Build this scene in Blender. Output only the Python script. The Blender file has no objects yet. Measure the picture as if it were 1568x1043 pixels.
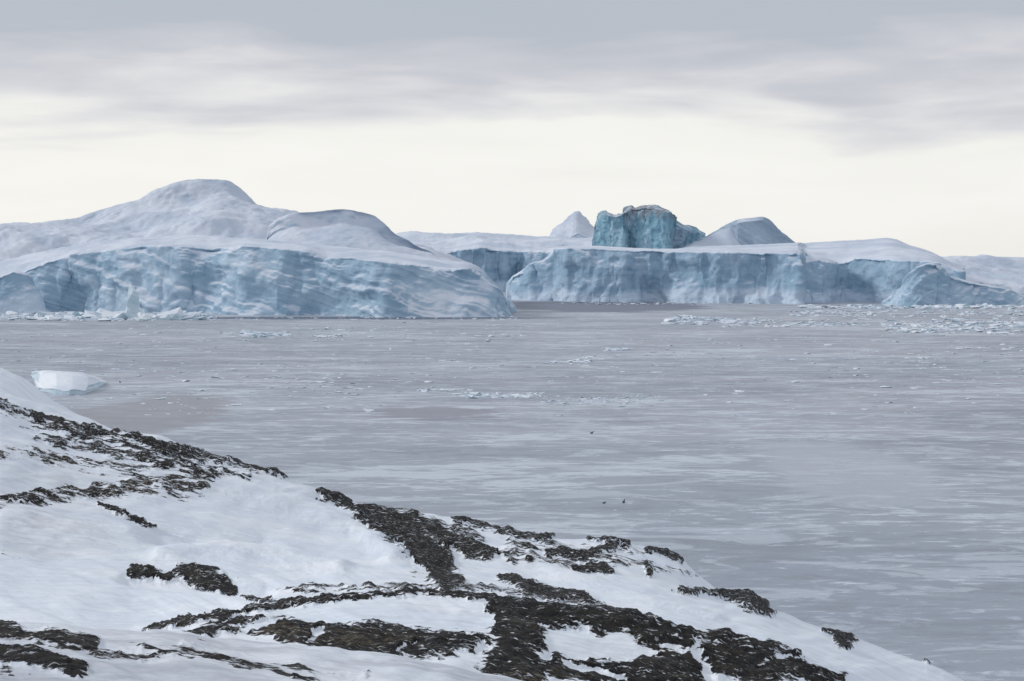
import bpy, math, random
import numpy as np
random.seed(3); np.random.seed(3)
H=35.0; F=3536.0; CX=784.0; CY=521.5
pit=math.atan((CY-400.0)/F); cp,sp=math.cos(pit),math.sin(pit)
scene=bpy.context.scene

# ---------- helpers ----------
def world(u,v,d):
    u=np.asarray(u,float); v=np.asarray(v,float); d=np.asarray(d,float)
    yy=-(v-CY)/F; xx=(u-CX)/F
    k=d/(cp+yy*sp)
    return xx*k+0*v, d+0*u+0*v, H+(-sp+yy*cp)*k+0*u
def sea_d(v):
    yy=-(v-CY)/F; return H*(cp+yy*sp)/(-(-sp+yy*cp))
def sea_p(u,v):
    d=sea_d(v); x,y,z=world(u,v,d); return float(x),float(y)
def _h(i,j,k,s):
    n=(i*374761393+j*668265263+k*1274126177+s*974634777)&0xffffffff
    n=((n^(n>>13))*1274126177)&0xffffffff
    n=n^(n>>16)
    return (n&0xffff)/32767.5-1.0
def noise3(x,y,z,s=0):
    xi=np.floor(x).astype(np.int64);yi=np.floor(y).astype(np.int64);zi=np.floor(z).astype(np.int64)
    fx=x-xi;fy=y-yi;fz=z-zi
    q=lambda t:t*t*t*(t*(t*6-15)+10)
    fx,fy,fz=q(fx),q(fy),q(fz)
    r=0
    for a in (0,1):
        for b in (0,1):
            for c in (0,1):
                w=(fx if a else 1-fx)*(fy if b else 1-fy)*(fz if c else 1-fz)
                r=r+w*_h(xi+a,yi+b,zi+c,s)
    return r
def fbm(x,y,z=None,o=5,s=0,g=0.5):
    if z is None: z=np.zeros_like(x)
    r=0;a=1;t=0
    for k in range(o):
        r=r+a*noise3(x,y,z,s+k*17); t+=a; a*=g
        x,y=x*1.76+y*1.02+11.3,y*1.76-x*1.02+5.7;z=z*2.03+3.1
    return r/t*1.6
def ridged(x,y,z,o=4,s=0):
    r=0;a=1;t=0
    for k in range(o):
        r=r+a*(1-2*np.abs(noise3(x,y,z,s+k*13)));t+=a;a*=0.5
        x=x*2.1+3;y=y*2.1+7;z=z*2.1+1
    return r/t
def sstep(a,b,x):
    t=np.clip((x-a)/(b-a),0,1); return t*t*(3-2*t)
def smu(A,n):
    A=A.copy()
    for _ in range(n): A[1:-1]=A[1:-1]*0.5+0.25*(A[2:]+A[:-2])
    return A
def pl(u,pts):
    if np.isscalar(pts): return np.full_like(u,float(pts))
    return np.interp(u,[p[0] for p in pts],[p[1] for p in pts])
def grid_mesh(name,X,Y,Z,mat,attrs=None):
    n,m=X.shape
    co=np.stack([X,Y,Z],-1).reshape(-1,3).astype(np.float32)
    idx=np.arange(n*m).reshape(n,m)
    q=np.stack([idx[:-1,:-1],idx[1:,:-1],idx[1:,1:],idx[:-1,1:]],-1).reshape(-1,4).astype(np.int32)
    me=bpy.data.meshes.new(name)
    me.vertices.add(len(co)); me.vertices.foreach_set('co',co.ravel())
    me.loops.add(q.size); me.loops.foreach_set('vertex_index',q.ravel())
    me.polygons.add(len(q)); me.polygons.foreach_set('loop_start',np.arange(0,q.size,4,dtype=np.int32))
    me.polygons.foreach_set('loop_total',np.full(len(q),4,dtype=np.int32))
    me.polygons.foreach_set('use_smooth',np.ones(len(q),dtype=bool))
    me.update(calc_edges=True)
    if attrs:
        for k,a in attrs.items():
            at=me.attributes.new(k,'FLOAT','POINT'); at.data.foreach_set('value',a.reshape(-1).astype(np.float32))
    me.materials.append(mat)
    ob=bpy.data.objects.new(name,me); scene.collection.objects.link(ob)
    return ob
def pydata(name,v,f,mat,smooth=False):
    me=bpy.data.meshes.new(name); me.from_pydata(v,[],f); me.update()
    me.materials.append(mat)
    if smooth:
        for p in me.polygons:p.use_smooth=True
    ob=bpy.data.objects.new(name,me); scene.collection.objects.link(ob); return ob

# ---------- node helper ----------
class N:
    def __init__(s,tree): s.t=tree; s.n=tree.nodes; s.l=tree.links
    def put(s,sock,val):
        if val is None: return
        if isinstance(val,bpy.types.NodeSocket): s.l.new(val,sock)
        else: sock.default_value=val
    def math(s,op,a,b=None,c=None,clamp=False):
        n=s.n.new('ShaderNodeMath'); n.operation=op; n.use_clamp=clamp
        s.put(n.inputs[0],a); s.put(n.inputs[1],b); s.put(n.inputs[2],c); return n.outputs[0]
    def wsum(s,*pairs):
        r=None
        for a,w in pairs:
            t=s.math('MULTIPLY',a,w); r=t if r is None else s.math('ADD',r,t)
        return r
    def vmath(s,op,a,b=None):
        n=s.n.new('ShaderNodeVectorMath'); n.operation=op
        s.put(n.inputs[0],a); s.put(n.inputs[1],b)
        return n.outputs['Value'] if op in('LENGTH','DOT_PRODUCT') else n.outputs[0]
    def mapn(s,vec,sc,rot=(0,0,0),loc=(0,0,0)):
        n=s.n.new('ShaderNodeMapping'); n.inputs['Scale'].default_value=sc; n.inputs['Rotation'].default_value=rot
        n.inputs['Location'].default_value=loc; s.l.new(vec,n.inputs[0]); return n.outputs[0]
    def rotm(s,vec,rot,sc):
        return s.mapn(s.mapn(vec,(1,1,1),rot),sc)
    def noise(s,vec,scale=1,detail=5,rough=0.5,dist=0):
        n=s.n.new('ShaderNodeTexNoise'); s.put(n.inputs['Vector'],vec)
        n.inputs['Scale'].default_value=scale;n.inputs['Detail'].default_value=detail
        n.inputs['Roughness'].default_value=rough;n.inputs['Distortion'].default_value=dist
        return n.outputs['Fac']
    def ramp(s,fac,stops):
        n=s.n.new('ShaderNodeValToRGB'); s.put(n.inputs[0],fac); cr=n.color_ramp
        while len(cr.elements)<len(stops): cr.elements.new(0.5)
        for e,(p,c) in zip(cr.elements,stops):
            e.position=p; e.color=(*c,1) if hasattr(c,'__len__') else (c,c,c,1)
        return n.outputs[0]
    def mix(s,f,a,b,bt='MIX'):
        n=s.n.new('ShaderNodeMix'); n.data_type='RGBA'; n.blend_type=bt
        s.put(n.inputs[0],f)
        for i,v in ((6,a),(7,b)):
            s.put(n.inputs[i],(*v,1) if isinstance(v,tuple) and len(v)==3 else v)
        return n.outputs[2]
    def mrange(s,v,a,b,c=0,d=1):
        n=s.n.new('ShaderNodeMapRange'); n.interpolation_type='SMOOTHSTEP'
        s.put(n.inputs[0],v)
        for i,x in zip((1,2,3,4),(a,b,c,d)): n.inputs[i].default_value=x
        return n.outputs[0]
    def bump(s,h,strength,dist):
        n=s.n.new('ShaderNodeBump'); n.inputs['Strength'].default_value=strength;n.inputs['Distance'].default_value=dist
        s.put(n.inputs['Height'],h); return n.outputs[0]
def newmat(name):
    m=bpy.data.materials.new(name); m.use_nodes=True; t=m.node_tree
    b=t.nodes['Principled BSDF']; k=N(t)
    g=t.nodes.new('ShaderNodeNewGeometry')
    return m,k,b,g

# ---------- materials ----------
def ice_mat(name,dark,mid,light,snow=(0.72,0.76,0.83),tilt=0.3,cap=None,lo=0.55,hi=0.85,sc=(0.008,0.02,0.22),vert=0.0,apron=None,snowpatch=0.5,bump=0.5,patchcol=(0.56,0.67,0.78)):
    m,k,b,g=newmat(name); P=g.outputs['Position']
    sep=k.n.new('ShaderNodeSeparateXYZ'); k.l.new(g.outputs['Normal'],sep.inputs[0])
    pz=k.n.new('ShaderNodeSeparateXYZ'); k.l.new(P,pz.inputs[0])
    st=k.noise(k.rotm(P,(0,-tilt,0),sc),1,6,0.62,0.7)
    vt=k.noise(k.mapn(P,(0.09,0.05,0.012)),1,5,0.6,0.4)
    big=k.noise(P,0.018,4,0.55,0.4)
    fine=k.noise(P,0.22,5,0.65)
    f=k.wsum((st,0.55*(1-vert)),(vt,0.55*vert),(big,0.33),(fine,0.12))
    col=k.ramp(f,[(0.38,dark),(0.5,mid),(0.62,light)])
    pn=k.noise(k.rotm(P,(0,-tilt*1.6,0),(0.012,0.02,0.05)),1,4,0.5,0.4)
    ps=k.math('ADD',k.math('MULTIPLY',pn,0.88),k.math('MULTIPLY',fine,0.12))
    col=k.mix(k.math('MULTIPLY',k.mrange(ps,0.48,0.64),snowpatch),col,patchcol)
    if apron:
        az=k.math('ADD',pz.outputs[2],k.math('MULTIPLY',k.math('SUBTRACT',k.noise(k.mapn(P,(0.016,0.01,0.01)),1,4,0.5),0.42),-apron[1]))
        col=k.mix(k.math('MULTIPLY',k.mrange(az,apron[0],apron[0]-7),0.7),col,(0.63,0.72,0.83))
    nn=k.math('ADD',sep.outputs[2],k.math('MULTIPLY',k.math('SUBTRACT',k.noise(P,0.05,5,0.6),0.5),0.5))
    sf=k.mrange(nn,lo,hi)
    scol=k.mix(k.mrange(k.wsum((big,0.5),(pn,0.5)),0.42,0.58),(snow[0]*0.80,snow[1]*0.84,snow[2]*0.89),snow)
    out=k.mix(sf,col,scol)
    if cap:
        cz=k.math('ADD',pz.outputs[2],k.wsum((k.math('SUBTRACT',k.noise(P,0.08,5,0.6),0.5),cap[2]),(pz.outputs[0],cap[3])))
        out=k.mix(k.math('MULTIPLY',k.mrange(cz,cap[0],cap[1]),k.mrange(k.noise(P,0.11,5,0.7),0.40,0.55,0.1,0.85)),out,(0.19,0.205,0.235))
    k.l.new(out,b.inputs['Base Color']); b.inputs['Roughness'].default_value=0.7
    b.inputs['Specular IOR Level'].default_value=0.15
    hh=k.wsum((st,1.0-vert),(vt,vert),(fine,0.35))
    k.l.new(k.bump(hh,bump,2.0),b.inputs['Normal'])
    return m
m_ice=ice_mat('glacier_ice',(0.225,0.355,0.475),(0.32,0.455,0.575),(0.43,0.565,0.675),snowpatch=0.6,bump=0.5)
m_ice2=ice_mat('glacier_ice_columns',(0.215,0.345,0.465),(0.30,0.435,0.555),(0.41,0.54,0.65),tilt=0.03,vert=0.6,apron=(9,36),snowpatch=0.3)
m_mtn=ice_mat('snowy_ice',(0.43,0.52,0.63),(0.50,0.58,0.68),(0.58,0.65,0.74),lo=0.10,hi=0.55,snow=(0.69,0.73,0.80))
m_teal=ice_mat('turquoise_ice',(0.09,0.225,0.315),(0.22,0.385,0.48),(0.46,0.60,0.69),tilt=1.2,cap=(86,97,18,0.10),lo=0.75,hi=1.0,vert=0.85,snowpatch=0.6,bump=0.8)
m_grey=ice_mat('grey_ice',(0.24,0.32,0.41),(0.32,0.41,0.51),(0.42,0.51,0.60),tilt=0.6,lo=0.80,hi=0.97,snowpatch=0.2)  # greyer, less blue ice with snow only on the flattest parts
m_floe=ice_mat('floe_ice',(0.38,0.54,0.62),(0.54,0.67,0.74),(0.70,0.79,0.84),snow=(0.83,0.86,0.90),lo=0.25,hi=0.5,patchcol=(0.72,0.78,0.84))

# sea
m_sea,k,b,g=newmat('slush_sea_ice'); P=g.outputs['Position']
n1=k.noise(k.mapn(P,(0.008,0.011,1),(0,0,0.2)),1,5,0.6,1.0)
n2=k.noise(k.mapn(P,(0.035,0.07,1),(0,0,-0.12)),1,7,0.70,0.8)
n3=k.noise(k.mapn(P,(0.22,0.42,1),(0,0,0.1)),1,5,0.7,0.5)
n4=k.noise(P,0.0035,3,0.5,0.5)
n5=k.noise(k.mapn(P,(0.05,0.085,1),(0,0,0.35),(31,7,0)),1,7,0.70,1.2)
s1=k.wsum((n2,0.5),(n1,0.3),(n3,0.3))
near=k.n.new('ShaderNodeSeparateXYZ'); k.l.new(P,near.inputs[0])
base=k.mix(k.mrange(n1,0.38,0.62),(0.33,0.35,0.395),(0.41,0.415,0.455))
base=k.mix(k.mrange(near.outputs[1],480,180,0,0.65),base,(0.29,0.335,0.395))
base=k.mix(k.math('MULTIPLY',k.mrange(n4,0.4,0.62),0.5),base,(0.375,0.415,0.475))
base=k.mix(k.math('MULTIPLY',k.mrange(s1,0.53,0.46),0.7),base,(0.265,0.28,0.325))
base=k.mix(k.math('MULTIPLY',k.mrange(n5,0.515,0.58),0.65),base,(0.54,0.58,0.64))
base=k.mix(k.math('MULTIPLY',k.mrange(s1,0.57,0.62),0.85),base,(0.60,0.645,0.70))
base=k.mix(k.math('MULTIPLY',k.mrange(n3,0.56,0.66),k.mrange(n2,0.43,0.56)),base,(0.63,0.675,0.73))
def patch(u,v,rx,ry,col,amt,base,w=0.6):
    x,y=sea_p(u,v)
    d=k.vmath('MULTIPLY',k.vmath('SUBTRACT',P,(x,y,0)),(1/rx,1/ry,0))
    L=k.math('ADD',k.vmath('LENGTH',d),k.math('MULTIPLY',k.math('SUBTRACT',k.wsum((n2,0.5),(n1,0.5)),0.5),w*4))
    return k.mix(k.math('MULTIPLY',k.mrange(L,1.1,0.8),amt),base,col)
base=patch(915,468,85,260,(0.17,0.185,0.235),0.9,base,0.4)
base=patch(665,631,19,30,(0.285,0.285,0.325),0.85,base,0.9)
base=patch(240,630,17,80,(0.32,0.315,0.33),0.7,base,0.9)
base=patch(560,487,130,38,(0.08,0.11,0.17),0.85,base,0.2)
base=patch(1300,720,14,60,(0.50,0.52,0.58),0.6,base,0.8)
k.l.new(base,b.inputs['Base Color'])
b.inputs['Specular IOR Level'].default_value=0.15; b.inputs['Roughness'].default_value=0.5
k.l.new(k.bump(k.wsum((s1,1.0),(n3,0.6)),0.6,0.5),b.inputs['Normal'])

# terrain
m_ter,k,b,g=newmat('snow_and_rock'); P=g.outputs['Position']
def attr(nm):
    a=k.n.new('ShaderNodeAttribute'); a.attribute_name=nm; return a.outputs['Fac']
rk=attr('rock'); oc=attr('ochre'); th=attr('thin')
f1=k.noise(P,5,6,0.70,0.4); f2=k.noise(P,1.7,5,0.6,0.5); f4=k.noise(P,0.5,4,0.5)
f5=k.noise(k.mapn(P,(1,1,1),(0,0,0),(9,4,2)),10,4,0.7,0.2)
f6=k.noise(k.rotm(P,(0,0.25,0.5),(1.1,2.2,6.0)),1,6,0.66,0.8)   # bedding of the gneiss
rock=k.ramp(k.wsum((f1,0.5),(f6,0.5)),[(0.42,(0.002,0.002,0.004)),(0.495,(0.010,0.0095,0.012)),(0.55,(0.030,0.028,0.029)),(0.62,(0.10,0.097,0.093))])
rock=k.mix(k.math('MULTIPLY',k.mrange(f2,0.53,0.60),0.5),rock,(0.040,0.032,0.021))
rock=k.mix(k.math('MULTIPLY',oc,k.mrange(f5,0.47,0.56)),rock,(0.21,0.165,0.10))
rock=k.mix(k.math('MULTIPLY',k.mrange(f5,0.58,0.64),k.mrange(f6,0.5,0.56)),rock,(0.30,0.30,0.29))
snow=k.mix(k.mrange(f4,0.35,0.65),(0.76,0.81,0.88),(0.86,0.89,0.93))
snow=k.mix(k.math('MULTIPLY',th,k.mrange(f2,0.38,0.62,0.2,0.8)),snow,(0.46,0.47,0.51))
nz=k.math('SUBTRACT',k.wsum((f2,0.5),(f1,0.35),(f6,0.35)),0.60)
e=k.math('ADD',rk,k.math('MULTIPLY',nz,4.2))
rf=k.mrange(e,0.46,0.54)
cr=k.mrange(k.math('ADD',f6,k.math('MULTIPLY',rk,0.06)),0.40,0.45)
dust=k.mrange(k.math('SUBTRACT',f5,k.math('MULTIPLY',rk,0.11)),0.54,0.49)
rf=k.math('MULTIPLY',k.math('MULTIPLY',rf,cr),dust)
col=k.mix(rf,snow,rock)
k.l.new(col,b.inputs['Base Color'])
k.l.new(k.math('ADD',k.math('MULTIPLY',rf,0.15),0.6),b.inputs['Roughness'])
b.inputs['Specular IOR Level'].default_value=0.12
wc=k.noise(k.mapn(P,(0.9,3.5,2),(0,0,0.6)),1,5,0.6,0.6)
hh=k.wsum((k.math('MULTIPLY',f1,rf),1.6),(k.math('MULTIPLY',f6,rf),1.6),(f2,0.25),(wc,0.65))
k.l.new(k.bump(hh,0.95,0.16),b.inputs['Normal'])

# ---------- sea ----------
S=60000
sea=pydata('sea',[(-S,-2000,0),(S,-2000,0),(S,S,0),(-S,S,0)],[(0,1,2,3)],m_sea)

# ---------- icebergs ----------
def berg(name,u0,u1,d0,lines,mat,back=60,amp=(3.0,0.8),seed=0,flute=0.0,strata=0.0,dens=1.0,edge=1.2,tilt=0.3,bay=8,top=3.0,soft=3,sw=7.0):
    nu=int((u1-u0)*0.8*dens)+8
    us=np.linspace(u0,u1,nu)
    d=pl(us,d0)
    D=[d]; Zs=[np.full(nu,-3.0)]
    nl=len(lines)
    for li,(off,v) in enumerate(lines):
        e=edge*(1.0 if li in(0,nl-1) else 0.2)
        j=fbm(us/9.0,us*0+seed+li*5,o=4,s=seed+li)*e
        dd=d+pl(us,off); vv=pl(us,v)+j
        _,_,z=world(us,vv,dd); D.append(dd); Zs.append(np.maximum(z,-3))
    D.append(D[-1]+back); Zs.append(np.full(nu,-3.0))
    D=np.array(D);Zs=np.array(Zs)
    rows_d=[];rows_z=[];tt=[]
    for a in range(len(D)-1):
        if a==len(D)-2: n=10
        else:
            px=np.max(np.abs(Zs[a+1]-Zs[a]))/np.mean(D[a])*F + (D[a+1]-D[a]).mean()*0.05
            n=int(np.clip(px*1.0*dens,12,140))
        for i in range(n):
            t=i/n; rows_d.append(D[a]*(1-t)+D[a+1]*t); rows_z.append(Zs[a]*(1-t)+Zs[a+1]*t); tt.append(a+t)
    rows_d.append(D[-1]);rows_z.append(Zs[-1]);tt.append(len(D)-1)
    T=np.repeat(np.array(tt)[None,:],nu,0)
    Y=np.array(rows_d).T; Z=np.array(rows_z).T
    X=(us[:,None]-CX)/F*Y
    for _ in range(soft):
        Z[:,1:-1]=Z[:,1:-1]*0.5+0.25*(Z[:,2:]+Z[:,:-2]); Y[:,1:-1]=Y[:,1:-1]*0.5+0.25*(Y[:,2:]+Y[:,:-2])
    key=np.clip(np.exp(-((T-1)/0.05)**2)+np.exp(-((T-nl)/0.06)**2),0,1)
    if nl>1: Z=Z*key+smu(Z,70)*(1-key)
    if bay:
        Y=Y+fbm(X/42,X*0+seed*3.3,Z/160,o=4,s=seed+5)*bay*sstep(2.0,1.0,T)
    tw=sstep(1.0,1.5,T)*sstep(nl+0.0,nl-0.45,T)
    Z=Z+fbm(X/75,Y/60,o=5,s=seed+6)*top*tw
    P=np.stack([X,Y,Z],-1)
    n=np.cross(np.gradient(P,axis=0),np.gradient(P,axis=1)); n/=np.linalg.norm(n,axis=-1,keepdims=True)+1e-9
    steep=np.clip(1.15-np.abs(n[...,2]),0.15,1)
    ct,si=math.cos(tilt),math.sin(tilt)
    wx=fbm(X/30,Y/30,Z/30,o=3,s=seed+9)
    q=(Z*ct+X*si)+wx*6
    dsp=fbm(X/30,Y/40,Z/26,o=4,s=seed+1,g=0.42)*amp[0]*steep+fbm(X/5,Y/5,Z/4,o=3,s=seed+2)*amp[1]*steep*0.5
    dsp+=strata*fbm(q/sw,X/130,Y/130,o=3,s=seed+3)*steep
    dsp+=flute*ridged(X/13+wx*0.5,Z/90,Y/60,3,seed+4)*steep
    X=X+n[...,0]*dsp; Y=Y+n[...,1]*dsp; Z=Z+n[...,2]*dsp*0.6
    X=np.concatenate([X[:1],X[:1],X,X[-1:],X[-1:]]);Y=np.concatenate([Y[:1],Y[:1],Y,Y[-1:],Y[-1:]])
    Z=np.concatenate([Z[:1]*0-3,(Z[:1]-3)*0.5,Z,(Z[-1:]-3)*0.5,Z[-1:]*0-3])
    return grid_mesh(name,X,Y,Z,mat)

berg('iceberg',-260,787,[(-260,1680),(0,1610),(300,1525),(600,1440),(700,1435),(760,1445),(787,1475)],
 [(30,[(-260,455),(-150,440),(0,424),(40,416),(55,408),(90,396),(120,388),(180,381),(230,375),(300,379),(365,381),(372,376),(400,378),(470,384),(498,396),(520,394),(600,402),(650,407),(690,416),(715,410),(740,427),(770,446),(787,474)]),
  (170,[(-260,420),(0,398),(100,378),(200,362),(300,360),(400,365),(500,375),(600,385),(650,392),(700,402),(720,405),(745,425),(787,472)])],
 m_ice,back=200,amp=(8,1.0),seed=1,strata=2.8,bay=14,top=4)
cr_=[(-300,372),(0,347),(60,341),(120,333),(170,316),(205,309),(240,290),(262,281),(290,273),(345,273),(362,281),(378,294),(388,313),(440,326),(500,345),(600,370),(720,404)]
def sh(p,dv): return [(a,c+dv) for a,c in p]
berg('iceberg',-300,722,1690,[(60,410),(170,[(-300,395),(0,376),(120,366),(200,352),(250,342),(350,342),(420,350),(500,370),(722,412)]),
   (250,[(-300,378),(0,355),(120,343),(205,322),(240,312),(290,306),(345,308),(378,318),(440,334),(500,352),(722,408)]),(275,cr_)],m_mtn,back=200,amp=(9,1.2),seed=12,strata=1.6,bay=6,edge=1.0,top=9)
cb=[(415,345),(430,330),(450,323),(480,321),(520,317),(555,321),(575,327),(590,340),(600,350),(615,360),(650,376),(700,402)]
berg('iceberg',415,702,1670,[(10,405),(70,[(415,376),(500,364),(580,368),(650,388),(702,408)]),(106,sh(cb,24)),(114,cb)],m_mtn,back=120,amp=(9,1.6),seed=23,strata=2.5,bay=6,top=5)
berg('iceberg',-60,72,1545,[(14,[(-60,438),(0,424),(20,416),(45,421),(56,440),(72,472)]),(30,[(-60,436),(0,421),(20,413),(45,418),(56,438),(72,472)])],m_ice2,back=30,amp=(5,1.4),seed=31,bay=6,top=1)
berg('iceberg',590,965,2650,[(18,[(590,386),(680,387),(700,383),(745,379),(762,384),(850,385),(965,384)]),(300,[(590,362),(620,353),(680,357),(740,355),(800,360),(850,362),(965,363)])],m_ice2,back=200,amp=(6,1.0),seed=41,flute=2.5,bay=34,tilt=0.05,top=7)
berg('iceberg_pinnacle',838,930,2950,[(40,[(838,375),(870,364),(884,357),(900,364),(930,372)]),(90,[(838,366),(847,357),(856,346),(864,340),(872,330),(880,324),(886,322),(891,328),(898,332),(905,343),(916,351),(930,362)])],m_mtn,back=60,amp=(7,2.5),seed=51,dens=1.8,bay=10,edge=1.1,top=3)
ct_=[(915,333),(917,326),(925,324),(938,325),(941,332),(946,326),(957,325),(960,313),(966,311),(969,318),(985,314),(1005,316),(1020,320),(1024,329),(1033,336),(1050,344),(1068,350),(1080,358)]
berg('turquoise_iceberg',915,1080,[(915,2345),(930,2300),(955,2285),(960,2305),(990,2290),(1020,2262),(1028,2310),(1050,2330),(1080,2380)],[(10,sh(ct_,8)),(20,sh(ct_,4)),(40,ct_)],m_teal,back=50,amp=(6,2.6),seed=61,flute=3.5,dens=2.0,bay=12,edge=2.6,tilt=0.1,top=0.5,soft=1)
berg('tabular_iceberg',776,1475,[(776,2080),(850,2040),(870,1990),(1000,1960),(1210,1900),(1222,1895),(1232,1965),(1300,1975),(1400,1900),(1475,1870)],
 [(18,[(776,436),(783,424),(800,417),(812,404),(838,401),(846,392),(855,381),(900,380),(1030,385),(1100,386),(1180,388),(1219,388),(1226,402),(1245,398),(1290,403),(1312,396),(1430,401),(1475,418)]),
  (140,[(776,434),(783,423),(800,416),(812,403),(838,400),(855,380),(900,379),(1030,383),(1100,382),(1200,381),(1300,380),(1360,378),(1430,392),(1475,414)]),
  (300,[(776,436),(800,418),(838,402),(855,382),(1020,384),(1060,378),(1215,372),(1300,367),(1340,365),(1356,362),(1372,364),(1385,372),(1400,375),(1430,386),(1475,412)])],
 m_ice2,back=160,amp=(6.5,1.2),seed=71,flute=2.4,bay=24,tilt=0.04,top=2.0)
ch=[(1015,390),(1040,379),(1080,361),(1110,344),(1130,335),(1150,333),(1172,331),(1183,342),(1192,352),(1218,371),(1235,382)]
berg('iceberg',1008,1150,2235,[(10,[(1008,394),(1080,386),(1150,392)]),(60,[(1008,391),(1020,388),(1045,378),(1080,364),(1105,350),(1118,346),(1135,362),(1150,384)])],m_mtn,back=60,amp=(2,0.5),seed=87,dens=1.3,bay=0,edge=0.4,top=0.5)
berg('iceberg',1050,1236,[(1050,2300),(1128,2260),(1180,2270),(1236,2310)],[(6,[(1050,392),(1236,392)]),(30,[(1050,386),(1080,370),(1110,350),(1130,341),(1172,337),(1192,357),(1218,375),(1236,384)]),(44,[(1050,374)]+ch[2:])],m_grey,back=80,amp=(5,1.8),seed=81,dens=1.5,bay=8,edge=1.0,top=0.5,strata=1.5)
berg('iceberg',1352,1700,[(1352,1830),(1400,1770),(1440,1760),(1568,1800),(1700,1830)],[(16,[(1352,464),(1380,436),(1405,409),(1420,404),(1437,404),(1450,420),(1470,428),(1520,440),(1568,453),(1640,462),(1700,465)]),
  (40,[(1352,463),(1380,434),(1405,407),(1420,402),(1437,402),(1450,418),(1470,426),(1520,438),(1568,451),(1640,461),(1700,465)])],m_ice,back=40,amp=(7,1.6),seed=91,strata=2.5,bay=12,tilt=-0.5,top=0.5)
berg('iceberg',1430,1900,2150,[(20,[(1430,420),(1470,428),(1568,440),(1900,440)]),(120,[(1430,405),(1470,410),(1568,420),(1900,418)]),(200,[(1430,401),(1450,396),(1490,391),(1500,388),(1530,391),(1555,398),(1600,400),(1900,396)])],m_ice,back=200,amp=(7,2),seed=101,bay=10,top=7)
berg('iceberg',1250,2300,4800,[(30,[(1250,400),(2300,400)]),(500,[(1250,396),(1400,392),(1520,392),(1600,394),(1800,390),(2300,393)])],m_mtn,back=300,amp=(3,1),seed=111,bay=20,dens=0.5,edge=0.6)
berg('ice_floe',34,175,[(34,780),(45,690),(60,625),(85,606),(110,604),(135,610),(155,640),(175,670)],[(1.2,[(34,576),(50,590),(68,595),(85,594),(100,597),(118,594),(135,597),(150,592),(162,587),(175,591)]),(6,[(34,573),(60,587),(90,591),(110,588),(140,590),(155,585),(175,590)]),(22,[(34,571),(60,571),(90,574),(125,576),(150,581),(175,588)]),(50,[(34,571),(60,566),(90,567),(125,569),(150,577),(175,588)])],m_floe,back=20,amp=(0.9,0.4),seed=121,dens=1.5,bay=5,edge=0.7,top=0.5)

# ---------- brash ice ----------
import bmesh
tmpl=[]
for i in range(14):
    bm=bmesh.new()
    for j in range(14):
        a=random.random()*6.28; r=random.uniform(0.5,1)
        bm.verts.new((r*math.cos(a),r*math.sin(a),random.choice([-0.3,random.uniform(0.1,1)])*random.uniform(0.4,1)))
    bmesh.ops.convex_hull(bm,input=bm.verts)
    bmesh.ops.delete(bm,geom=[v for v in bm.verts if not v.link_faces],context='VERTS')
    bm.verts.index_update(); bm.verts.ensure_lookup_table()
    tmpl.append(([tuple(v.co) for v in bm.verts],[[v.index for v in f.verts] for f in bm.faces])); bm.free()
def brash(name,items,mat):
    V=[];Fc=[]
    for (x,y,s,h) in items:
        v,f=random.choice(tmpl); o=len(V); a=random.random()*6.28; c,sn=math.cos(a),math.sin(a); st=random.uniform(1,1.8)
        for p in v:
            V.append((x+(p[0]*c-p[1]*sn)*s*st,y+(p[0]*sn+p[1]*c)*s,p[2]*h))
        Fc+= [[i+o for i in q] for q in f]
    return pydata(name,V,Fc,mat)
def band(u0,u1,v0,v1,n,s0,s1,hf=0.6):
    r=[]; cl=[(random.uniform(u0,u1),random.triangular(v0,v1)) for _ in range(max(2,n//12))]
    for _ in range(n):
        if random.random()<0.35: u=random.uniform(u0,u1); v=random.triangular(v0,v1)
        else:
            c=random.choice(cl); u=min(max(random.gauss(c[0],(u1-u0)*0.035+4),u0),u1); v=min(max(random.gauss(c[1],(v1-v0)*0.07),v0),v1)
        x,y=sea_p(u,v); s=s0+(s1-s0)*random.random()**2.5
        r.append((x,y,s,s*random.uniform(0.4,1.1)*hf))
    return r
items=band(0,330,479,492,900,0.9,4.0,0.9)+band(-200,0,479,492,200,0.8,3)+band(60,300,483,491,300,1.5,5.5,1.2)+band(330,790,485,490,160,0.5,1.5)
items+=[(*sea_p(205,489),3.2,24),(*sea_p(199,489),3.0,16),(*sea_p(212,489),4,13),(*sea_p(222,490),4,9),(*sea_p(190,490),6,8),(*sea_p(230,490),5,7),(*sea_p(175,489),6,9),(*sea_p(265,490),6,9),(*sea_p(280,490),6,8),(*sea_p(300,490),6,6)]
items+=band(1020,1120,482,498,190,0.7,3.8,0.8)+band(1110,1330,488,502,300,0.5,2.4,0.7)+band(1350,1600,486,514,650,0.5,3.0,0.7)+band(1210,1340,474,486,240,0.6,2.6)
items+=band(1230,1600,468,474,450,0.9,4,0.9)+band(860,1240,462,467,200,0.7,2.4)+band(1300,1600,474,486,260,0.6,2.4)
items+=band(380,440,509,517,130,0.7,3.0,0.9)+band(478,522,513,518,60,0.6,2.0)+band(835,902,551,558,100,0.5,1.6)+band(922,962,533,539,50,0.5,2.0)
items+=band(710,835,600,611,260,0.25,1.1,0.8)+band(640,720,594,600,90,0.2,0.9)+band(830,1010,602,624,200,0.2,0.9)
items+=band(0,1568,490,640,1100,0.3,1.4,0.5)+band(300,1568,640,900,150,0.06,0.22,0.5)+band(1000,1568,515,560,160,0.3,1.5,0.5)+band(200,800,492,530,200,0.4,2.0,0.5)
brash('brash_ice',items,m_floe)

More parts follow.
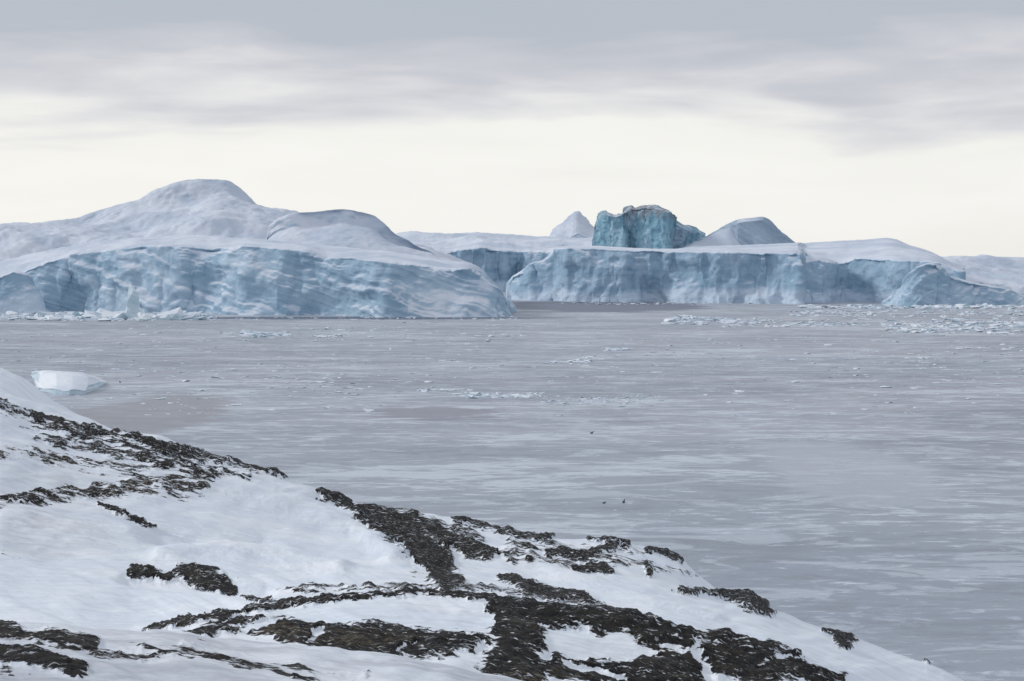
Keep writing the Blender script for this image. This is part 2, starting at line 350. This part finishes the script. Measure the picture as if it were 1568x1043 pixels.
# ---------- foreground terrain ----------
us=np.concatenate([-60-np.geomspace(9000,4,80),np.linspace(-60,1640,1150),1640+np.geomspace(4,9000,80)])
L1=[(-60,952),(0,955),(120,958),(240,966),(330,975),(450,986),(560,1003),(680,1020),(800,1043),(900,1075),(1100,1130),(1568,1250),(2500,1400)]
L3=[(-60,956),(0,958),(120,961),(200,966),(235,962),(300,946),(400,926),(540,915),(700,912),(780,918),(900,932),(1000,951),(1100,972),(1180,986),(1230,1005),(1330,1046),(1568,1150),(2500,1300)]
SIL=[(-300,590),(0,618),(60,645),(110,655),(180,664),(240,669),(300,690),(350,706),(420,726),(490,754),(560,776),(600,785),(640,794),(700,799),(760,810),(830,822),(880,829),(940,831),(1000,848),(1040,857),(1075,880),(1110,905),(1150,912),(1190,940),(1240,960),(1300,978),(1360,998),(1420,1014),(1445,1026),(1475,1046),(1568,1100),(2500,1250)]
MID=[(-60,800),(0,800),(200,832),(400,862),(600,880),(800,893),(1000,915),(1100,945),(1200,972),(1300,1008),(1470,1078),(1568,1125),(2500,1280)]
AA=[(-1500,380),(-100,508),(0,563),(30,578),(60,597),(100,622),(140,644),(180,664),(250,700),(350,745)]
sil=pl(us,SIL); l1=pl(us,L1); l3=pl(us,L3)
aa=np.where(us<300,pl(us,AA),0); aa=np.where(us>=180,np.maximum(aa,sil+25*sstep(180,260,us)),aa)
def sm(a,n):
    for _ in range(n): a=np.convolve(np.pad(a,2,mode='edge'),[.1,.2,.4,.2,.1],'valid')
    return a
nodes_v=[np.full_like(us,5400.),np.full_like(us,2400.),l1+88,l1,l1+10,l3,l3+4,pl(us,MID),sil,sil+16,aa,None]
nodes_d=[1.2,3.0,8.0,11.5,14.0,21.0,25.0,40.0,62.0,72.0,95.0,170.0]
nodes_v[9]=np.where(us<180,np.maximum(sil+6,aa+10),sil+22)
nodes_v=[sm(v,4) if v is not None and i not in(8,) else v for i,v in enumerate(nodes_v)]
nodes_v[11]=np.full_like(us,400+ (H+4)/170.0*F)
Vn=np.array(nodes_v); nseg=len(nodes_d)-1
rows=[6,14,90,10,125,8,150,190,12,60,20]
dl=np.diff(Vn,axis=0)
m=np.zeros_like(Vn)
for i in range(1,nseg):
    a,c=dl[i-1],dl[i]; same=(a*c)>0
    m[i]=np.where(same,2*a*c/np.where(same,a+c,1),0)
m[0]=dl[0];m[-1]=dl[-1]
dn=np.array(nodes_d);dd=np.diff(dn);md=np.zeros(len(dn))
for i in range(1,nseg): md[i]=2*dd[i-1]*dd[i]/(dd[i-1]+dd[i])
md[0]=dd[0];md[-1]=dd[-1]
VV=[];DD=[];SS=[]
for i in range(nseg):
    n=rows[i]
    for j in range(n+(1 if i==nseg-1 else 0)):
        t=j/n
        h00=2*t**3-3*t*t+1;h10=t**3-2*t*t+t;h01=-2*t**3+3*t*t;h11=t**3-t*t
        VV.append(h00*Vn[i]+h10*m[i]+h01*Vn[i+1]+h11*m[i+1])
        DD.append(h00*dn[i]+h10*md[i]+h01*dn[i+1]+h11*md[i+1]); SS.append(i+t)
V=np.array(VV).T; D=np.repeat(np.array(DD)[None,:],len(us),0); Sg=np.repeat(np.array(SS)[None,:],len(us),0)
U=np.repeat(us[:,None],V.shape[1],1)
B=(5.5,9.3); C=(3.6,6.2); Dg=(1.5,3.6)
ST=[
(B,.60,[(-60,610,9),(0,628,8),(70,652,10),(130,668,10),(200,680,10),(260,690,9),(330,705,8),(400,723,5),(450,733,3)]),
(B,.52,[(60,672,7),(140,685,9),(220,702,10),(300,718,9),(380,733,5)]),
(B,.46,[(0,700,9),(90,706,9),(180,714,9),(260,722,8)]),
(B,1,[(48,643,5),(75,648,7),(98,655,4)]),
(B,.85,[(130,664,3),(200,674,4),(280,692,5),(350,708,5),(440,730,3)]),
(B,.75,[(0,622,3),(30,634,4)]),
(B,.68,[(-60,775,9),(0,772,8),(60,762,8),(150,750,12),(240,740,17),(300,742,15),(345,736,4)]),
(B,.95,[(150,776,3),(190,786,6),(232,803,4)]),
(B,1.1,[(488,760,5),(520,768,10),(545,780,9),(570,795,12)]),
(B,1.1,[(560,800,12),(600,820,18),(640,848,24),(672,876,24),(690,900,12)]),
(B,.95,[(570,790,9),(640,812,10),(700,842,12),(750,858,8)]),
(B,.6,[(560,775,4),(620,795,6),(680,812,7),(735,835,7)]),
(B,.85,[(690,800,3),(745,809,7),(790,822,9),(835,826,3)]),
(B,1,[(755,884,4),(810,893,8),(855,905,6),(912,919,4)]),
(B,.9,[(838,855,5),(870,852,5),(905,858,6),(945,840,4)]),
(B,.9,[(900,829,3),(930,832,4),(960,842,5)]),
(B,1,[(888,872,4),(912,874,7),(932,877,4)]),
(B,1,[(1000,850,4),(1025,853,5),(1046,862,3)]),
(B,.9,[(985,868,4),(995,876,4)]),
(B,.5,[(700,850,7),(860,862,7),(960,860,6),(1060,880,5)]),
(B,.45,[(780,835,7),(900,845,7),(990,856,6)]),
(B,.8,[(1040,902,3),(1075,910,4),(1100,912,6)]),
(B,1.1,[(1090,909,5),(1125,916,9),(1155,928,11),(1184,944,6)]),
(B,1.1,[(1258,971,2),(1278,975,5),(1292,984,8),(1305,992,3)]),
(B,1,[(1400,1007,1.5),(1420,1012,3)]),
(B,1.1,[(206,876,5),(232,880,6),(254,884,4)]),
(B,1.1,[(268,873,8),(300,882,9),(340,888,11),(368,896,6)]),
(B,.7,[(370,915,3),(410,917,3)]),
(B,.5,[(0,840,4),(20,850,3)]),
(B,.55,[(420,903,3),(600,905,5),(640,908,4),(800,905,4),(900,918,5)]),
(C,.9,[(228,964,3),(300,952,4),(360,940,4),(420,928,4),(540,919,4),(650,917,4),(760,917,5),(870,930,8),(960,946,6),(1010,956,3)]),
(C,1,[(290,974,6),(370,960,10),(440,966,17),(520,980,24),(600,985,26),(680,985,20),(740,985,14)]),
(C,1.2,[(755,935,10),(790,960,28),(800,990,36),(790,1025,42),(790,1060,40)]),
(C,1.05,[(760,925,8),(850,940,14),(930,955,15),(1000,972,15),(1060,985,14)]),
(C,1,[(860,1025,22),(950,1030,24),(1040,1025,24),(1120,1010,26),(1180,1000,12)]),
(C,.85,[(1060,980,8),(1120,985,10),(1200,1000,6),(1230,1012,4)]),
(C,.9,[(1150,1030,16),(1220,1038,14),(1290,1048,10)]),
(Dg,.68,[(-60,960,9),(0,965,10),(70,977,12),(140,985,10)]),
(Dg,.74,[(-60,1000,18),(0,1008,20),(60,1014,17),(120,1030,12)]),
(Dg,.45,[(150,1000,14),(250,990,12),(400,1015,12),(560,1035,8)]),
]
NEG=[
(C,1,[(470,942,13),(560,940,14),(660,942,18),(735,952,18)]),
(C,1,[(835,975,8),(880,988,15),(950,992,14),(1000,1000,5)]),
(C,.9,[(735,990,5),(726,1015,6)]),
(C,.9,[(1065,985,4),(1080,1020,8),(1100,1045,8)]),
(C,.9,[(365,965,5),(400,960,6),(425,950,5)]),
(C,.8,[(470,985,3),(490,970,5)]),
(C,.8,[(620,1000,3),(640,985,3)]),
(C,.9,[(870,1015,4),(960,1042,4)]),
(B,.9,[(600,840,3),(650,890,4)]),
(B,.9,[(690,850,5),(740,885,12)]),
]
w1=fbm(U/34,V/14,Sg*0.3,o=6,s=301,g=0.6); w2=fbm(U/34,V/14,Sg*0.3,o=6,s=401,g=0.6)
Uw=U+w1*14; Vw=V+w2*6
def field(strokes):
    out=np.zeros_like(U)
    for (s0,s1),stg,pts in strokes:
        us_=[p[0] for p in pts];vs_=[p[1] for p in pts]
        sel=(Sg>=s0)&(Sg<=s1)&(U>min(us_)-60)&(U<max(us_)+60)&(V>min(vs_)-70)&(V<max(vs_)+70)
        if not sel.any(): continue
        x=Uw[sel];y=Vw[sel];best=np.zeros(x.shape)
        for (ax,ay,ar),(bx,by,br) in zip(pts[:-1],pts[1:]):
            ex,ey=bx-ax,by-ay; t=np.clip(((x-ax)*ex+(y-ay)*ey)/(ex*ex+ey*ey),0,1)
            r=ar+(br-ar)*t; dist=np.hypot(x-ax-t*ex,(y-ay-t*ey))
            best=np.maximum(best,np.clip(1.6-dist/r,0,1))
        out[sel]=np.maximum(out[sel],best*stg)
    return out
R=field(ST); Ng=field(NEG)
streak=fbm((U*0.96+V*0.28)/40,(V*0.96-U*0.28)/6,Sg,o=4,s=55)
R=R*(1-np.clip(Ng,0,1))
R=R+ (streak*0.38)*(R>0.02)*np.clip(R*3,0,1)*np.clip(1.25-R,0,1)
R=np.clip(R,0,1)
R=np.where(R<0.05,-0.7,R)
ochre=np.zeros_like(U)
for (cu,cv,ru,rv,gs) in [(60,708,120,18,B),(220,745,90,16,B),(420,972,60,14,C),(540,985,90,14,C),(820,1045,60,16,C)]:
    ochre=np.maximum(ochre,0.9*np.exp(-((U-cu)/ru)**2-((V-cv)/rv)**2)*((Sg>=gs[0])&(Sg<=gs[1])))
ochre=np.maximum(ochre,0.12)
thin=np.clip(sstep(3.3,2.8,Sg)*0.9+np.exp(-((U-60)/200)**2-((V-735)/60)**2)*0.5*((Sg>5.5)&(Sg<9))+0.5*np.exp(-((U-60)/110)**2-((V-820)/45)**2)*((Sg>5.5)&(Sg<9)),0,1)
rel=fbm(U/210+5,V/60,Sg*0.15,o=4,s=77)*8.5
rel+=fbm((U*0.95+V*0.3)/120,(V*0.95-U*0.3)/16,Sg*0.2,o=4,s=78)*3.4
rs=sstep(0.3,0.8,R)
rel+=rs*(3.5+ridged(U/40,V/18,Sg,4,91)*5.5+fbm(U/12,V/6,Sg,o=3,s=93)*2.5)
def bumpst(strokes):
    out=np.zeros_like(U)
    for (s0,s1),h,pts in strokes:
        sel=(Sg>=s0)&(Sg<=s1)
        x=U[sel]+w1[sel]*5;y=V[sel]+w2[sel]*2;best=np.zeros(x.shape)
        for (ax,ay,ar),(bx,by,br) in zip(pts[:-1],pts[1:]):
            ex,ey=bx-ax,by-ay; t=np.clip(((x-ax)*ex+(y-ay)*ey)/(ex*ex+ey*ey),0,1)
            r=ar+(br-ar)*t
            best=np.maximum(best,np.exp(-(np.hypot(x-ax-t*ex,(y-ay-t*ey)*1.6)/r)**2))
        out[sel]+=best*h
    return out
rel+=bumpst([(B,15,[(250,850,20),(340,842,26),(430,850,26),(520,875,20)]),
             (B,-15,[(200,893,16),(300,898,20),(400,905,18)]),
             (B,12,[(330,745,20),(450,775,24),(540,810,20),(600,860,18)]),
             (B,-10,[(230,820,20),(400,825,20)]),
             (B,9,[(20,790,30),(150,800,30),(220,815,16)]),
             (B,7,[(780,850,12),(860,880,14),(980,910,14),(1100,950,12)])])
vis=sstep(1.2,2.0,Sg)*sstep(11,9.8,Sg)
Vd=V-rel*vis
X,Y,Z=world(U,Vd,D)
grid_mesh('snowy_rock_hillside',X,Y,Z,m_ter,{'rock':R,'ochre':ochre,'thin':thin})

# ---------- birds on the ice ----------
from mathutils import Matrix, Vector
m_bird,k,b,g=newmat('dark_plumage')
k.l.new(k.ramp(k.noise(g.outputs['Position'],6,3),[(0.4,(0.02,0.02,0.025)),(0.6,(0.06,0.055,0.05))]),b.inputs['Base Color'])
def duck(u,v,s,ang):
    bm=bmesh.new()
    bmesh.ops.create_uvsphere(bm,u_segments=12,v_segments=8,radius=1,matrix=Matrix.Translation((0,0,0.12))@Matrix.Diagonal((0.30,0.15,0.14,1)))
    bmesh.ops.create_cone(bm,segments=8,cap_ends=True,radius1=0.07,radius2=0.045,depth=0.22,matrix=Matrix.Translation((0.24,0,0.26))@Matrix.Rotation(0.3,4,'Y'))
    bmesh.ops.create_uvsphere(bm,u_segments=10,v_segments=6,radius=1,matrix=Matrix.Translation((0.29,0,0.38))@Matrix.Diagonal((0.085,0.06,0.065,1)))
    bmesh.ops.create_cone(bm,segments=6,cap_ends=True,radius1=0.03,radius2=0.01,depth=0.12,matrix=Matrix.Translation((0.41,0,0.37))@Matrix.Rotation(1.6,4,'Y'))
    bmesh.ops.create_cone(bm,segments=6,cap_ends=True,radius1=0.09,radius2=0.02,depth=0.22,matrix=Matrix.Translation((-0.34,0,0.17))@Matrix.Rotation(-1.3,4,'Y')@Matrix.Diagonal((0.5,1,1,1)))
    me=bpy.data.meshes.new('seabird'); bm.to_mesh(me); bm.free(); me.materials.append(m_bird)
    ob=bpy.data.objects.new('seabird',me); scene.collection.objects.link(ob)
    x,y=sea_p(u,v); ob.location=(x,y,0); ob.scale=(s,s,s); ob.rotation_euler=(0,0,ang)
duck(925,771,0.8,0.3); duck(955,770,1.2,1.2); duck(906,664,1.1,0.2); duck(184,586,1.2,2.5)

# ---------- world ----------
w=bpy.data.worlds.new('World'); scene.world=w; w.use_nodes=True; k=N(w.node_tree)
bg=k.n['Background']; outw=k.n['World Output']
SUN_EL=math.radians(28); SUN_AZ=math.radians(-72)
sky=k.n.new('ShaderNodeTexSky'); sky.sky_type='NISHITA'; sky.sun_disc=False; sky.sun_elevation=SUN_EL; sky.sun_rotation=SUN_AZ
sky.dust_density=2
bg.inputs['Strength'].default_value=0.1; k.l.new(sky.outputs[0],bg.inputs[0])
tc=k.n.new('ShaderNodeTexCoord'); G=tc.outputs['Generated']
sx=k.n.new('ShaderNodeSeparateXYZ'); k.l.new(G,sx.inputs[0]); z=sx.outputs[2]
c1=k.noise(k.mapn(G,(6,6,34),(0,0,0),(2.3,0,0.9)),1,5,0.5,0.3)
c2=k.noise(k.mapn(G,(12,12,75),(0,0,0),(4,2,1)),1,4,0.45,0.5)
zz=k.math('ADD',z,k.math('ADD',k.math('MULTIPLY',k.math('SUBTRACT',c1,0.5),0.085),k.math('MULTIPLY',k.math('SUBTRACT',c2,0.5),0.045)))
cc=k.ramp(k.math('MULTIPLY',zz,5),[(0.0,(0.93,0.91,0.87)),(0.15,(0.97,0.965,0.93)),(0.25,(0.94,0.935,0.90)),(0.33,(0.78,0.78,0.80)),(0.40,(0.62,0.63,0.685)),(0.49,(0.50,0.535,0.60)),(0.65,(0.48,0.525,0.595)),(1.0,(0.58,0.62,0.69))])
bg2=k.n.new('ShaderNodeBackground'); k.l.new(cc,bg2.inputs[0]); bg2.inputs[1].default_value=1.0
mx=k.n.new('ShaderNodeMixShader'); mx.inputs[0].default_value=0.93
k.l.new(bg.outputs[0],mx.inputs[1]);k.l.new(bg2.outputs[0],mx.inputs[2]);k.l.new(mx.outputs[0],outw.inputs[0])
sl=bpy.data.lights.new('sun','SUN'); sl.energy=1.5; sl.angle=math.radians(10); sl.color=(1,0.98,0.95)
so=bpy.data.objects.new('sun',sl); scene.collection.objects.link(so)
dirv=Vector((math.sin(SUN_AZ)*math.cos(SUN_EL),math.cos(SUN_AZ)*math.cos(SUN_EL),math.sin(SUN_EL)))
so.rotation_euler=dirv.to_track_quat('Z','Y').to_euler()

# ---------- camera ----------
cam=bpy.data.cameras.new('camera'); co=bpy.data.objects.new('camera',cam); scene.collection.objects.link(co)
co.location=(0,0,H); co.rotation_euler=(math.pi/2-pit,0,0)
cam.sensor_width=36; cam.lens=36*F/1568; cam.clip_start=0.1; cam.clip_end=200000
scene.camera=co
scene.view_settings.view_transform='Standard'; scene.view_settings.look='None'; scene.view_settings.exposure=0
